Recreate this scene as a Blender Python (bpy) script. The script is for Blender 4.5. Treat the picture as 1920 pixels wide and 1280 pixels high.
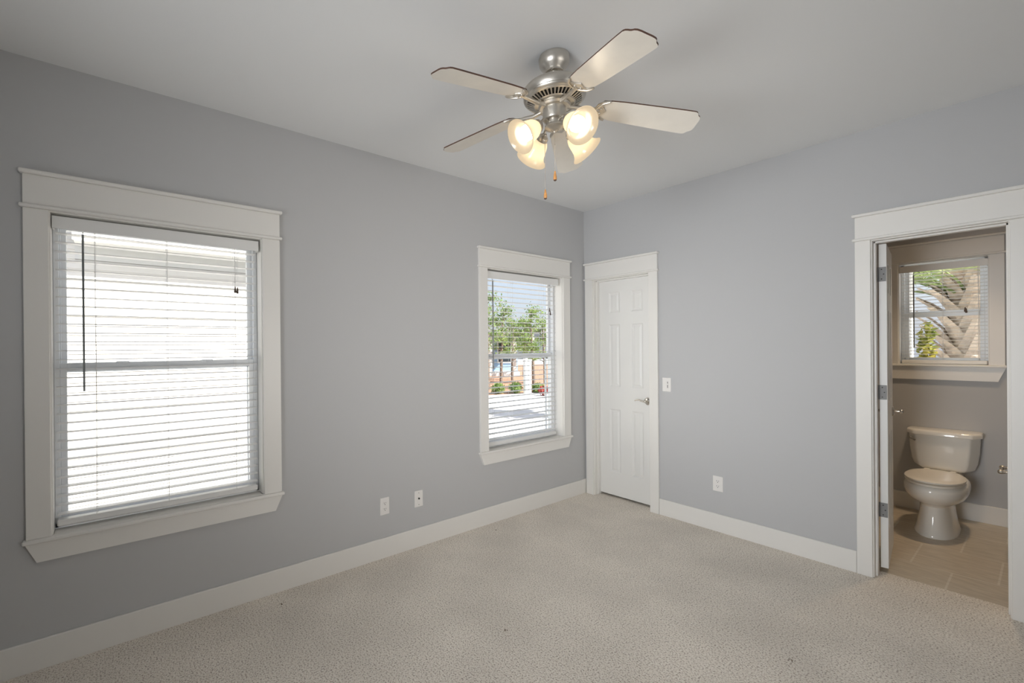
import bpy, bmesh, math, random
from mathutils import Matrix, Vector

random.seed(7)
for o in list(bpy.data.objects):
    bpy.data.objects.remove(o)
SC = bpy.context.scene
COL = SC.collection
PI = math.pi

# ------------------------------------------------------------------ camera
cam_d = bpy.data.cameras.new('camera')
cam = bpy.data.objects.new('camera', cam_d)
COL.objects.link(cam)
YAW, PIT, ROL = 0.930717, -0.001334, -0.008769
F = Vector((-math.sin(YAW) * math.cos(PIT), math.cos(YAW) * math.cos(PIT), math.sin(PIT)))
R0 = Vector((math.cos(YAW), math.sin(YAW), 0))
U0 = R0.cross(F)
RX = math.cos(ROL) * R0 + math.sin(ROL) * U0
UX = -math.sin(ROL) * R0 + math.cos(ROL) * U0
mat = Matrix((RX, UX, -F)).transposed().to_4x4()
mat.translation = Vector((2.72655, -3.75483, 1.43005))
cam.matrix_world = mat
cam_d.sensor_width = 36
cam_d.lens = 847.40 / 1920 * 36
cam_d.shift_x = (960 - 831.66) / 1920
cam_d.shift_y = (651.98 - 640) / 1920
cam_d.clip_start = 0.02
cam_d.clip_end = 300
SC.camera = cam

# ------------------------------------------------------------------ colour management, world, sun, added fill lights
SC.view_settings.view_transform = 'Standard'
SC.view_settings.look = 'None'
SC.view_settings.exposure = 0.0
SC.view_settings.gamma = 1.0
SC.view_settings.use_curve_mapping = False
SC.cycles.use_denoising = True
SC.cycles.max_bounces = 14
SC.cycles.diffuse_bounces = 8
SC.cycles.transparent_max_bounces = 24
SC.cycles.sample_clamp_indirect = 12
SC.cycles.caustics_reflective = False
SC.cycles.caustics_refractive = False

W = bpy.data.worlds.new('world')
SC.world = W
W.use_nodes = True
wn = W.node_tree.nodes
wn.clear()
sky = wn.new('ShaderNodeTexSky')
sky.sky_type = 'NISHITA'
sky.sun_disc = False
sky.sun_elevation = math.radians(46)
sky.sun_rotation = math.radians(70)
sky.air_density = 1.0
sky.dust_density = 3.5
sky.ozone_density = 1.0
bg = wn.new('ShaderNodeBackground')
bg.inputs['Strength'].default_value = 0.25
wo = wn.new('ShaderNodeOutputWorld')
hz = wn.new('ShaderNodeMix')          # thin bright haze over the blue
hz.data_type = 'RGBA'
hz.inputs[0].default_value = 0.62
hz.inputs[7].default_value = (3.3, 3.52, 4.1, 1)
W.node_tree.links.new(sky.outputs[0], hz.inputs[6])
W.node_tree.links.new(hz.outputs[2], bg.inputs[0])
W.node_tree.links.new(bg.outputs[0], wo.inputs[0])


def add_light(name, kind, loc, energy, color=(1, 1, 1), direction=None, **kw):
    d = bpy.data.lights.new(name, kind)
    d.energy = energy
    d.color = color
    for k, v in kw.items():
        setattr(d, k, v)
    o = bpy.data.objects.new(name, d)
    COL.objects.link(o)
    o.location = loc
    if direction is not None:
        o.rotation_euler = Vector(direction).to_track_quat('-Z', 'Y').to_euler()
    return o


SUN_DIR = Vector((0.66, 0.235, 0.71)).normalized()
add_light('sun', 'SUN', (20, 8, 22), 14.0, (1.0, 0.95, 0.87), -SUN_DIR, angle=math.radians(0.6))
# added fill lights on the solid walls behind and beside the camera, framed like windows
COOL = (0.95, 0.975, 1.0)
add_light('rear_fill_narrow', 'AREA', (1.75, -5.585, 1.40), 22.5, COOL, (-0.19, 1, -0.05), shape='RECTANGLE', size=1.5, size_y=1.4, spread=math.radians(60))
add_light('rear_fill_up', 'AREA', (1.75, -5.580, 1.40), 22.0, COOL, (-0.05, 1, 0.35), shape='RECTANGLE', size=1.5, size_y=1.4, spread=math.radians(90))
add_light('side_fill_warm', 'AREA', (3.985, -1.85, 1.40), 13.0, (1.0, 0.955, 0.90), (-1, 0.0, 0.06), shape='RECTANGLE', size=1.5, size_y=1.4, spread=math.radians(80))
add_light('side_fill_cool', 'AREA', (3.980, -1.85, 1.40), 5.6, COOL, (-1, 0.2, 0), shape='RECTANGLE', size=1.5, size_y=1.4)


def portal(name, loc, direction, sx, sy):
    o = add_light(name, 'AREA', loc, 1.0, (1, 1, 1), direction, shape='RECTANGLE', size=sx, size_y=sy)
    o.data.cycles.is_portal = True


# ------------------------------------------------------------------ materials
def mk(name):
    m = bpy.data.materials.new(name)
    m.use_nodes = True
    nt = m.node_tree
    b = nt.nodes['Principled BSDF']
    return m, nt, b


def pbr(name, col, rough=0.5, metal=0.0, spec=0.5, bump=None, vary=None):
    m, nt, b = mk(name)
    b.inputs['Base Color'].default_value = (*col, 1)
    b.inputs['Roughness'].default_value = rough
    b.inputs['Metallic'].default_value = metal
    b.inputs['Specular IOR Level'].default_value = spec
    if bump or vary:
        tc = nt.nodes.new('ShaderNodeTexCoord')
    if vary:
        sc, amt = vary
        n = nt.nodes.new('ShaderNodeTexNoise')
        n.inputs['Scale'].default_value = sc
        n.inputs['Detail'].default_value = 4
        nt.links.new(tc.outputs['Object'], n.inputs['Vector'])
        r = nt.nodes.new('ShaderNodeValToRGB')
        r.color_ramp.elements[0].position = 0.3
        r.color_ramp.elements[1].position = 0.7
        r.color_ramp.elements[0].color = (*[c * (1 - amt) for c in col], 1)
        r.color_ramp.elements[1].color = (*[min(1, c * (1 + amt)) for c in col], 1)
        nt.links.new(n.outputs['Fac'], r.inputs['Fac'])
        nt.links.new(r.outputs['Color'], b.inputs['Base Color'])
    if bump:
        sc, st, di = bump
        n = nt.nodes.new('ShaderNodeTexNoise')
        n.inputs['Scale'].default_value = sc
        n.inputs['Detail'].default_value = 3
        nt.links.new(tc.outputs['Object'], n.inputs['Vector'])
        bp = nt.nodes.new('ShaderNodeBump')
        bp.inputs['Strength'].default_value = st
        bp.inputs['Distance'].default_value = di
        nt.links.new(n.outputs['Fac'], bp.inputs['Height'])
        nt.links.new(bp.outputs['Normal'], b.inputs['Normal'])
    return m


M = {}
M['wall'] = pbr('wall_paint', (0.520, 0.523, 0.530), 0.75, spec=0.25, bump=(220, 0.06, 0.002))
M['ceiling'] = pbr('ceiling_paint', (0.83, 0.835, 0.835), 0.85, spec=0.2, bump=(160, 0.08, 0.002))
M['trim'] = pbr('trim_paint', (0.80, 0.785, 0.755), 0.38, spec=0.45)
M['door'] = pbr('door_paint', (0.80, 0.795, 0.775), 0.40, spec=0.45, bump=(90, 0.03, 0.001))
M['vinyl'] = pbr('window_vinyl', (0.80, 0.82, 0.84), 0.35)
M['blind'] = pbr('blind_vinyl', (0.80, 0.80, 0.79), 0.42)
M['cord'] = pbr('blind_cord', (0.75, 0.75, 0.74), 0.8)
M['wand'] = pbr('wand_plastic', (0.16, 0.175, 0.18), 0.25)
M['tassel'] = pbr('tassel_plastic', (0.10, 0.07, 0.055), 0.5)
M['plate'] = pbr('plate_plastic', (0.82, 0.80, 0.78), 0.35)
M['slot'] = pbr('slot_dark', (0.03, 0.028, 0.025), 0.6)
M['nickel'] = pbr('brushed_nickel', (0.60, 0.57, 0.52), 0.40, metal=1.0, bump=(400, 0.03, 0.0005))
M['steel'] = pbr('hinge_steel', (0.24, 0.238, 0.235), 0.55, metal=0.3)
M['chrome'] = pbr('polished_nickel', (0.72, 0.68, 0.62), 0.14, metal=1.0)
M['blade_under'] = pbr('blade_cream', (0.80, 0.76, 0.69), 0.38, vary=(14, 0.03))
M['blade_edge'] = pbr('blade_walnut', (0.09, 0.045, 0.028), 0.45, vary=(30, 0.3))
M['fob'] = pbr('fob_wood', (0.62, 0.30, 0.10), 0.4, vary=(120, 0.2))
M['fob_dark'] = pbr('fob_tip', (0.12, 0.06, 0.03), 0.5)
M['porcelain'] = pbr('porcelain', (0.86, 0.84, 0.79), 0.10, spec=0.6)
M['seat'] = pbr('seat_plastic', (0.86, 0.82, 0.74), 0.25)
M['soffit'] = pbr('house_soffit', (0.72, 0.72, 0.70), 0.7)
M['roof'] = pbr('roof_shingle', (0.16, 0.15, 0.15), 0.9, vary=(30, 0.3))
M['road'] = pbr('pale_concrete', (0.62, 0.61, 0.60), 0.9, vary=(3, 0.12))
M['mulch'] = pbr('pine_straw', (0.322, 0.189, 0.126), 1.0, vary=(25, 0.5), bump=(60, 0.6, 0.03))
M['soil'] = pbr('sandy_ground', (0.56, 0.55, 0.53), 1.0, vary=(5, 0.2))
M['bark'] = pbr('tree_bark', (0.189, 0.147, 0.119), 0.95, vary=(20, 0.4), bump=(40, 0.6, 0.02))
M['palebark'] = pbr('pale_bark', (0.30, 0.27, 0.235), 0.95, vary=(20, 0.3))
M['bluewall'] = pbr('blue_house_wall', (0.252, 0.364, 0.518), 0.8)
M['greywall'] = pbr('grey_house_wall', (0.294, 0.322, 0.378), 0.8)
M['whitepaint'] = pbr('white_exterior_paint', (0.72, 0.72, 0.71), 0.6)
M['darkglass'] = pbr('dark_glass', (0.03, 0.04, 0.05), 0.1)
M['frond_dry'] = pbr('dry_frond', (0.280, 0.189, 0.119), 0.9, vary=(12, 0.4))
M['boot'] = pbr('palm_boot', (0.50, 0.42, 0.345), 0.9, vary=(9, 0.35), bump=(60, 0.5, 0.01))
M['red'] = pbr('red_leaf', (0.294, 0.028, 0.021), 0.7)


def leaf_mat(name, a, b2):
    m, nt, b = mk(name)
    oi = nt.nodes.new('ShaderNodeTexCoord')
    n = nt.nodes.new('ShaderNodeTexNoise')
    n.inputs['Scale'].default_value = 3.5
    n.inputs['Detail'].default_value = 5
    nt.links.new(oi.outputs['Object'], n.inputs['Vector'])
    r = nt.nodes.new('ShaderNodeValToRGB')
    r.color_ramp.elements[0].position = 0.35
    r.color_ramp.elements[1].position = 0.65
    r.color_ramp.elements[0].color = (*a, 1)
    r.color_ramp.elements[1].color = (*b2, 1)
    nt.links.new(n.outputs['Fac'], r.inputs['Fac'])
    d = nt.nodes.new('ShaderNodeBsdfDiffuse')
    t = nt.nodes.new('ShaderNodeBsdfTranslucent')
    mx = nt.nodes.new('ShaderNodeMixShader')
    mx.inputs[0].default_value = 0.4
    nt.links.new(r.outputs['Color'], d.inputs['Color'])
    nt.links.new(r.outputs['Color'], t.inputs['Color'])
    nt.links.new(d.outputs[0], mx.inputs[1])
    nt.links.new(t.outputs[0], mx.inputs[2])
    nt.links.new(mx.outputs[0], nt.nodes['Material Output'].inputs['Surface'])
    return m


M['leaf'] = leaf_mat('oak_leaf', (0.126, 0.210, 0.070), (0.308, 0.385, 0.147))
M['frond'] = leaf_mat('palm_frond', (0.20, 0.27, 0.11), (0.42, 0.48, 0.24))
M['yellow'] = leaf_mat('yellow_green_leaf', (0.168, 0.231, 0.070), (0.434, 0.364, 0.084))

# window glass
m, nt, b = mk('window_glass')
nt.nodes.remove(b)
tr = nt.nodes.new('ShaderNodeBsdfTransparent')
tr.inputs[0].default_value = (0.97, 0.98, 0.98, 1)
gl = nt.nodes.new('ShaderNodeBsdfGlossy')
gl.inputs['Roughness'].default_value = 0.02
mx = nt.nodes.new('ShaderNodeMixShader')
mx.inputs[0].default_value = 0.002
nt.links.new(tr.outputs[0], mx.inputs[1])
nt.links.new(gl.outputs[0], mx.inputs[2])
nt.links.new(mx.outputs[0], nt.nodes['Material Output'].inputs['Surface'])
M['glass'] = m

# frosted lamp glass (thin, lets the bulb glow through)
m, nt, b = mk('frosted_shade')
nt.nodes.remove(b)
df = nt.nodes.new('ShaderNodeBsdfDiffuse')
df.inputs[0].default_value = (0.11, 0.10, 0.083, 1)
tl = nt.nodes.new('ShaderNodeBsdfTranslucent')
tl.inputs[0].default_value = (0.44, 0.40, 0.33, 1)
gl = nt.nodes.new('ShaderNodeBsdfGlossy')
gl.inputs['Roughness'].default_value = 0.18
mx = nt.nodes.new('ShaderNodeMixShader')
mx.inputs[0].default_value = 0.62
m2 = nt.nodes.new('ShaderNodeMixShader')
m2.inputs[0].default_value = 0.04
nt.links.new(df.outputs[0], mx.inputs[1])
nt.links.new(tl.outputs[0], mx.inputs[2])
nt.links.new(mx.outputs[0], m2.inputs[1])
nt.links.new(gl.outputs[0], m2.inputs[2])
em = nt.nodes.new('ShaderNodeEmission')      # the glass of a lit lamp glows by itself
em.inputs[0].default_value = (1.0, 0.80, 0.55, 1)
em.inputs[1].default_value = 0.50
asd = nt.nodes.new('ShaderNodeAddShader')
nt.links.new(m2.outputs[0], asd.inputs[0])
nt.links.new(em.outputs[0], asd.inputs[1])
nt.links.new(asd.outputs[0], nt.nodes['Material Output'].inputs['Surface'])
M['shade'] = m


def emit(name, col, st):
    m, nt, b = mk(name)
    nt.nodes.remove(b)
    e = nt.nodes.new('ShaderNodeEmission')
    e.inputs[0].default_value = (*col, 1)
    e.inputs[1].default_value = st
    nt.links.new(e.outputs[0], nt.nodes['Material Output'].inputs['Surface'])
    return m


M['bulb'] = emit('lit_bulb', (1.0, 0.84, 0.62), 26.0)
M['bathlamp'] = emit('lit_dome', (1.0, 0.66, 0.36), 24.0)

# carpet
m, nt, b = mk('frieze_carpet')
b.inputs['Roughness'].default_value = 1.0
b.inputs['Specular IOR Level'].default_value = 0.05
tc = nt.nodes.new('ShaderNodeTexCoord')
n1 = nt.nodes.new('ShaderNodeTexNoise')
n1.inputs['Scale'].default_value = 135
n1.inputs['Detail'].default_value = 2.5
n1.inputs['Roughness'].default_value = 0.62
n2 = nt.nodes.new('ShaderNodeTexNoise')
n2.inputs['Scale'].default_value = 2.2
n2.inputs['Detail'].default_value = 3
vo = nt.nodes.new('ShaderNodeTexVoronoi')
vo.inputs['Scale'].default_value = 85
r1 = nt.nodes.new('ShaderNodeValToRGB')
cr = r1.color_ramp
cr.elements[0].position = 0.33
cr.elements[0].color = (0.34, 0.285, 0.24, 1)
cr.elements[1].position = 0.66
cr.elements[1].color = (0.93, 0.89, 0.82, 1)
e = cr.elements.new(0.44)
e.color = (0.76, 0.69, 0.61, 1)
e = cr.elements.new(0.53)
e.color = (0.91, 0.85, 0.765, 1)
mixv = nt.nodes.new('ShaderNodeMix')
mixv.data_type = 'RGBA'
mixv.blend_type = 'MULTIPLY'
mixv.inputs[0].default_value = 0.12
r2 = nt.nodes.new('ShaderNodeValToRGB')
r2.color_ramp.elements[0].position = 0.35
r2.color_ramp.elements[1].position = 0.65
for n in (n1, n2, vo):
    nt.links.new(tc.outputs['Object'], n.inputs['Vector'])
nt.links.new(n1.outputs['Fac'], r1.inputs['Fac'])
nt.links.new(n2.outputs['Fac'], r2.inputs['Fac'])
nt.links.new(r1.outputs['Color'], mixv.inputs[6])
nt.links.new(r2.outputs['Color'], mixv.inputs[7])
last = mixv.outputs[2]
# four small dents in the pile, their shade painted into the colour
for (x, y) in ((0.132, -1.327), (0.147, -2.981), (1.078, -2.152), (2.020, -1.279)):
    vd = nt.nodes.new('ShaderNodeVectorMath')
    vd.operation = 'DISTANCE'
    vd.inputs[1].default_value = (x, y, 0)
    ad = nt.nodes.new('ShaderNodeMath')
    ad.operation = 'MULTIPLY_ADD'
    ad.inputs[1].default_value = 0.05
    rr = nt.nodes.new('ShaderNodeValToRGB')
    rr.color_ramp.elements[0].position = 0.026
    rr.color_ramp.elements[1].position = 0.036
    rr.color_ramp.elements[0].color = (0.22, 0.16, 0.11, 1)
    rr.color_ramp.elements[1].color = (1, 1, 1, 1)
    mm = nt.nodes.new('ShaderNodeMix')
    mm.data_type = 'RGBA'
    mm.blend_type = 'MULTIPLY'
    mm.inputs[0].default_value = 1
    nt.links.new(tc.outputs['Object'], vd.inputs[0])
    nt.links.new(n1.outputs['Fac'], ad.inputs[0])
    nt.links.new(vd.outputs['Value'], ad.inputs[2])
    nt.links.new(ad.outputs[0], rr.inputs['Fac'])
    nt.links.new(last, mm.inputs[6])
    nt.links.new(rr.outputs['Color'], mm.inputs[7])
    last = mm.outputs[2]
nt.links.new(last, b.inputs['Base Color'])
bp = nt.nodes.new('ShaderNodeBump')
bp.inputs['Strength'].default_value = 0.7
bp.inputs['Distance'].default_value = 0.008
nt.links.new(n1.outputs['Fac'], bp.inputs['Height'])
nt.links.new(bp.outputs['Normal'], b.inputs['Normal'])
M['carpet'] = m

# travertine floor tiles
m, nt, b = mk('floor_tile')
b.inputs['Roughness'].default_value = 0.38
tc = nt.nodes.new('ShaderNodeTexCoord')
mp = nt.nodes.new('ShaderNodeMapping')
mp.inputs['Location'].default_value = (0.0175, 0.0, 0)
br = nt.nodes.new('ShaderNodeTexBrick')
br.inputs['Scale'].default_value = 1.0
br.inputs['Brick Width'].default_value = 0.365
br.inputs['Row Height'].default_value = 0.456
br.inputs['Mortar Size'].default_value = 0.005
br.inputs['Color1'].default_value = (0.66, 0.58, 0.47, 1)
br.inputs['Color2'].default_value = (0.61, 0.555, 0.46, 1)
br.inputs['Mortar'].default_value = (0.74, 0.69, 0.60, 1)
st = nt.nodes.new('ShaderNodeMapping')
st.inputs['Scale'].default_value = (3, 14, 1)
st.inputs['Rotation'].default_value = (0, 0, 0.25)
nz = nt.nodes.new('ShaderNodeTexNoise')
nz.inputs['Scale'].default_value = 3
nz.inputs['Detail'].default_value = 6
rz = nt.nodes.new('ShaderNodeValToRGB')
rz.color_ramp.elements[0].position = 0.3
rz.color_ramp.elements[0].color = (0.80, 0.79, 0.78, 1)
rz.color_ramp.elements[1].position = 0.65
mm = nt.nodes.new('ShaderNodeMix')
mm.data_type = 'RGBA'
mm.blend_type = 'MULTIPLY'
mm.inputs[0].default_value = 1
nt.links.new(tc.outputs['Object'], mp.inputs[0])
nt.links.new(tc.outputs['Object'], st.inputs[0])
nt.links.new(mp.outputs[0], br.inputs['Vector'])
nt.links.new(st.outputs[0], nz.inputs['Vector'])
nt.links.new(nz.outputs['Fac'], rz.inputs['Fac'])
nt.links.new(br.outputs['Color'], mm.inputs[6])
nt.links.new(rz.outputs['Color'], mm.inputs[7])
nt.links.new(mm.outputs[2], b.inputs['Base Color'])
M['tile'] = m

M['siding'] = pbr('cream_siding', (0.78, 0.76, 0.72), 0.6)


# ------------------------------------------------------------------ mesh helpers
def add_box(bm, a, b, bevel=0.0):
    a, b = Vector(a), Vector(b)
    lo = Vector((min(a.x, b.x), min(a.y, b.y), min(a.z, b.z)))
    hi = Vector((max(a.x, b.x), max(a.y, b.y), max(a.z, b.z)))
    mt = Matrix.Translation((lo + hi) / 2) @ Matrix.Diagonal((*(hi - lo), 1))
    r = bmesh.ops.create_cube(bm, size=1.0, matrix=mt)
    if bevel > 0:
        ed = list({e for v in r['verts'] for e in v.link_edges})
        bmesh.ops.bevel(bm, geom=ed, offset=bevel, segments=1, affect='EDGES', profile=0.5)


def add_prism(bm, pts, ext, closed=True):
    """polygon (3D points) swept by the vector ext"""
    ext = Vector(ext)
    n = len(pts)
    v0 = [bm.verts.new(p) for p in pts]
    v1 = [bm.verts.new(Vector(p) + ext) for p in pts]
    fs = [bm.faces.new(v0[::-1]), bm.faces.new(v1)]
    for i in range(n):
        j = (i + 1) % n
        fs.append(bm.faces.new((v0[i], v0[j], v1[j], v1[i])))
    return fs


def add_lathe(bm, prof, mtx=None, seg=32, cap=False, a0=0.0):
    """profile [(r, z)...] turned around z"""
    mtx = mtx or Matrix()
    rings = []
    for r, z in prof:
        if r < 1e-6:
            rings.append([bm.verts.new(mtx @ Vector((0, 0, z)))])
        else:
            rings.append([bm.verts.new(mtx @ Vector((r * math.cos(a0 + 2 * PI * k / seg), r * math.sin(a0 + 2 * PI * k / seg), z)))
                          for k in range(seg)])
    for a, b in zip(rings, rings[1:]):
        for k in range(seg):
            j = (k + 1) % seg
            if len(a) == 1 and len(b) == 1:
                continue
            if len(a) == 1:
                bm.faces.new((a[0], b[j], b[k]))
            elif len(b) == 1:
                bm.faces.new((a[k], a[j], b[0]))
            else:
                bm.faces.new((a[k], a[j], b[j], b[k]))
    if cap:
        for rg, rev in ((rings[0], True), (rings[-1], False)):
            if len(rg) > 2:
                bm.faces.new(rg[::-1] if rev else rg)


def add_tube(bm, pts, rad, seg=8, caps=True):
    pts = [Vector(p) for p in pts]
    n = len(pts)
    rads = rad if isinstance(rad, (list, tuple)) else [rad] * n
    rings = []
    up = Vector((0, 0, 1))
    t0 = (pts[1] - pts[0]).normalized()
    if abs(t0.dot(up)) > 0.95:
        up = Vector((1, 0, 0))
    nx = t0.cross(up).normalized()
    for i in range(n):
        if i == 0:
            t = pts[1] - pts[0]
        elif i == n - 1:
            t = pts[-1] - pts[-2]
        else:
            t = pts[i + 1] - pts[i - 1]
        t.normalize()
        nx = (nx - t * nx.dot(t)).normalized()
        ny = t.cross(nx)
        rings.append([bm.verts.new(pts[i] + rads[i] * (math.cos(2 * PI * k / seg) * nx + math.sin(2 * PI * k / seg) * ny))
                      for k in range(seg)])
    for a, b in zip(rings, rings[1:]):
        for k in range(seg):
            j = (k + 1) % seg
            bm.faces.new((a[k], a[j], b[j], b[k]))
    if caps:
        bm.faces.new(rings[0][::-1])
        bm.faces.new(rings[-1])


def add_loft(bm, rings, cap0=True, cap1=True):
    vr = [[bm.verts.new(p) for p in r] for r in rings]
    n = len(vr[0])
    for a, b in zip(vr, vr[1:]):
        for k in range(n):
            j = (k + 1) % n
            bm.faces.new((a[k], a[j], b[j], b[k]))
    if cap0:
        bm.faces.new(vr[0][::-1])
    if cap1:
        bm.faces.new(vr[-1])


def add_ball(bm, c, r, seg=16, rings=10, sz=1.0):
    bmesh.ops.create_uvsphere(bm, u_segments=seg, v_segments=rings, radius=r,
                              matrix=Matrix.Translation(c) @ Matrix.Diagonal((1, 1, sz, 1)))


def axis_mtx(origin, direction):
    q = Vector(direction).normalized().to_track_quat('Z', 'Y')
    return Matrix.Translation(origin) @ q.to_matrix().to_4x4()


def add_plate(bm, base, u, v, n, w, h, t, bevel=0.004):
    """plate centred on base, in the u/v plane, thickness t along n"""
    tmp = bmesh.new()
    add_box(tmp, (-w / 2, -h / 2, 0), (w / 2, h / 2, t), bevel)
    mt = Matrix((Vector(u), Vector(v), Vector(n))).transposed().to_4x4()
    mt.translation = Vector(base)
    bmesh.ops.transform(tmp, matrix=mt, verts=tmp.verts)
    me = bpy.data.meshes.new('tmp')
    tmp.to_mesh(me)
    tmp.free()
    bm.from_mesh(me)
    bpy.data.meshes.remove(me)


def obj(name, bm, material, parent=None, smooth=False, mtx=None, fix=True):
    if mtx is not None:
        bmesh.ops.transform(bm, matrix=mtx, verts=bm.verts)
    if fix:
        bmesh.ops.recalc_face_normals(bm, faces=bm.faces)
    me = bpy.data.meshes.new(name)
    bm.to_mesh(me)
    bm.free()
    ms = material if isinstance(material, (list, tuple)) else [material]
    for mm_ in ms:
        me.materials.append(mm_)
    if smooth:
        for p in me.polygons:
            p.use_smooth = True
        try:
            me.set_sharp_from_angle(angle=math.radians(38))
        except Exception:
            pass
    o = bpy.data.objects.new(name, me)
    COL.objects.link(o)
    if parent is not None:
        adopt(o, parent)
    return o


def world_of(o):
    m_ = o.matrix_basis.copy()
    if o.parent is not None:
        m_ = world_of(o.parent) @ o.matrix_parent_inverse @ m_
    return m_


def adopt(o, parent):
    o.parent = parent
    o.matrix_parent_inverse = world_of(parent).inverted()


def tag(o, label=None, cat=None, group=None, kind=None):
    if label:
        o['label'] = label
    if cat:
        o['category'] = cat
    if group:
        o['group'] = group
    if kind:
        o['kind'] = kind
    return o


def root(name, loc, label=None, cat=None, group=None, kind=None):
    o = bpy.data.objects.new(name, None)
    o.empty_display_size = 0.1
    COL.objects.link(o)
    o.location = loc
    return tag(o, label, cat, group, kind)


def copy_tree(o, parent=None):
    c = o.copy()
    COL.objects.link(c)
    if parent is not None:
        c.parent = parent
    for ch in list(o.children):
        copy_tree(ch, c)
    return c


def struct(name, bm, material, **kw):
    return tag(obj(name, bm, material, **kw), kind='structure')


def wall_cells(bm, a_rng, z_rng, holes, place):
    """rectangle with rectangular holes; place(a0,a1,z0,z1) adds a box"""
    aa = sorted({*a_rng, *[h[0] for h in holes], *[h[1] for h in holes]})
    zz = sorted({*z_rng, *[h[2] for h in holes], *[h[3] for h in holes]})
    for i in range(len(aa) - 1):
        run = None
        for k in range(len(zz) - 1):
            ca, cz = (aa[i] + aa[i + 1]) / 2, (zz[k] + zz[k + 1]) / 2
            solid = not any(h[0] < ca < h[1] and h[2] < cz < h[3] for h in holes)
            if solid:
                run = (run[0], zz[k + 1]) if run else (zz[k], zz[k + 1])
            if (not solid or k == len(zz) - 2) and run:
                place(aa[i], aa[i + 1], run[0], run[1])
                run = None


# ------------------------------------------------------------------ room shell
H = 2.743
WT = 0.16          # outer wall thickness
PT = 0.115         # partition thickness
XR, YF = 4.0, -5.6
W1 = (-3.962, -3.033, 0.57, 2.075)
W2 = (-1.286, -0.339, 0.57, 2.075)
D1 = (0.104, 0.662, 0.0, 2.058)
D2 = (2.074, 2.602, 0.0, 2.058)
BY = 1.84          # bathroom back wall
BX0, BX1 = 1.50, 2.605
BW = (1.928, 2.437, 1.232, 2.125)
REAR_FRAME = (0.95, 2.55, 0.65, 2.15)
SIDE_FRAME = (-2.65, -1.05, 0.65, 2.15)

bm = bmesh.new()
wall_cells(bm, (YF - WT, BY + WT), (-0.5, H), [W1, W2], lambda a, b_, c, d: add_box(bm, (-WT, a, c), (0, b_, d)))
struct('wall_left', bm, M['wall'])
bm = bmesh.new()
wall_cells(bm, (0, XR), (0, H), [D1, D2], lambda a, b_, c, d: add_box(bm, (a, 0, c), (b_, PT, d)))
struct('wall_back', bm, M['wall'])
bm = bmesh.new()
wall_cells(bm, (YF - WT, BY + WT), (-0.5, H), [], lambda a, b_, c, d: add_box(bm, (XR, a, c), (XR + WT, b_, d)))
struct('wall_right', bm, M['wall'])
bm = bmesh.new()
wall_cells(bm, (0, XR), (-0.5, H), [], lambda a, b_, c, d: add_box(bm, (a, YF - WT, c), (b_, YF, d)))
struct('wall_front', bm, M['wall'])
bm = bmesh.new()
wall_cells(bm, (0, XR), (-0.5, H), [BW], lambda a, b_, c, d: add_box(bm, (a, BY, c), (b_, BY + WT, d)))
struct('wall_bathroom_back', bm, M['wall'])
bm = bmesh.new()
add_box(bm, (BX0 - 0.1, PT, -0.02), (BX0, BY, H))
struct('wall_bathroom_left', bm, M['wall'])
bm = bmesh.new()
add_box(bm, (BX1, PT, -0.02), (BX1 + 0.1, BY, H))
struct('wall_bathroom_right', bm, M['wall'])
bm = bmesh.new()
add_box(bm, (-0.5, YF - 0.5, H), (XR + 3.2, BY + 0.35, H + 0.22))  # right end is an unseen overhang, added to keep the sun out
struct('ceiling', bm, M['ceiling'])

# carpet with its doorway tongues
CE = 0.135
bm = bmesh.new()
add_box(bm, (0, YF, -0.04), (XR, 0, 0))
add_box(bm, (D1[0], 0, -0.04), (D1[1], PT, 0))
add_box(bm, (0, PT, -0.04), (BX0 - 0.1, BY, 0))
add_box(bm, (D2[0], 0, -0.04), (D2[1], CE, 0))
struct('floor', bm, M['carpet'])
bm = bmesh.new()
add_box(bm, (BX0, PT, -0.045), (D2[0], BY, -0.004))
add_box(bm, (D2[0], CE, -0.045), (D2[1], BY, -0.004))
add_box(bm, (D2[1], PT, -0.045), (BX1, BY, -0.004))
struct('floor_bathroom', bm, M['tile'])

# baseboards
BH, BT = 0.135, 0.014


def board(name, a, b_):
    bm = bmesh.new()
    add_box(bm, a, b_, 0.003)
    struct(name, bm, M['trim'])


board('baseboard_left', (0, YF, -0.002), (BT, -0.0, BH))
board('baseboard_back', (0.742, -BT, -0.002), (1.999, 0, BH))
board('baseboard_right', (2.71, -BT, -0.002), (XR, 0, BH))
board('baseboard_front', (0, YF, -0.002), (XR, YF + BT, BH))
board('baseboard_bathroom', (BX0, BY - BT, -0.004), (BX1, BY, BH))

# ------------------------------------------------------------------ window and door surrounds
# local frame: s along the wall (to the right), d out of the room, z up
MX_LEFT = Matrix(((0, -1, 0, 0), (1, 0, 0, 0), (0, 0, 1, 0), (0, 0, 0, 1)))
MX_BACK = Matrix()
MX_BATH = Matrix.Translation((0, BY, 0))
CT = 0.019   # casing thickness


def part(name, boxes, material, parent, mtx, bevel=0.002, prisms=()):
    bm = bmesh.new()
    for a, b_ in boxes:
        add_box(bm, a, b_, bevel)
    for pts, ext in prisms:
        add_prism(bm, pts, ext)
    return obj(name, bm, material, parent, mtx=mtx)


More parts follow.
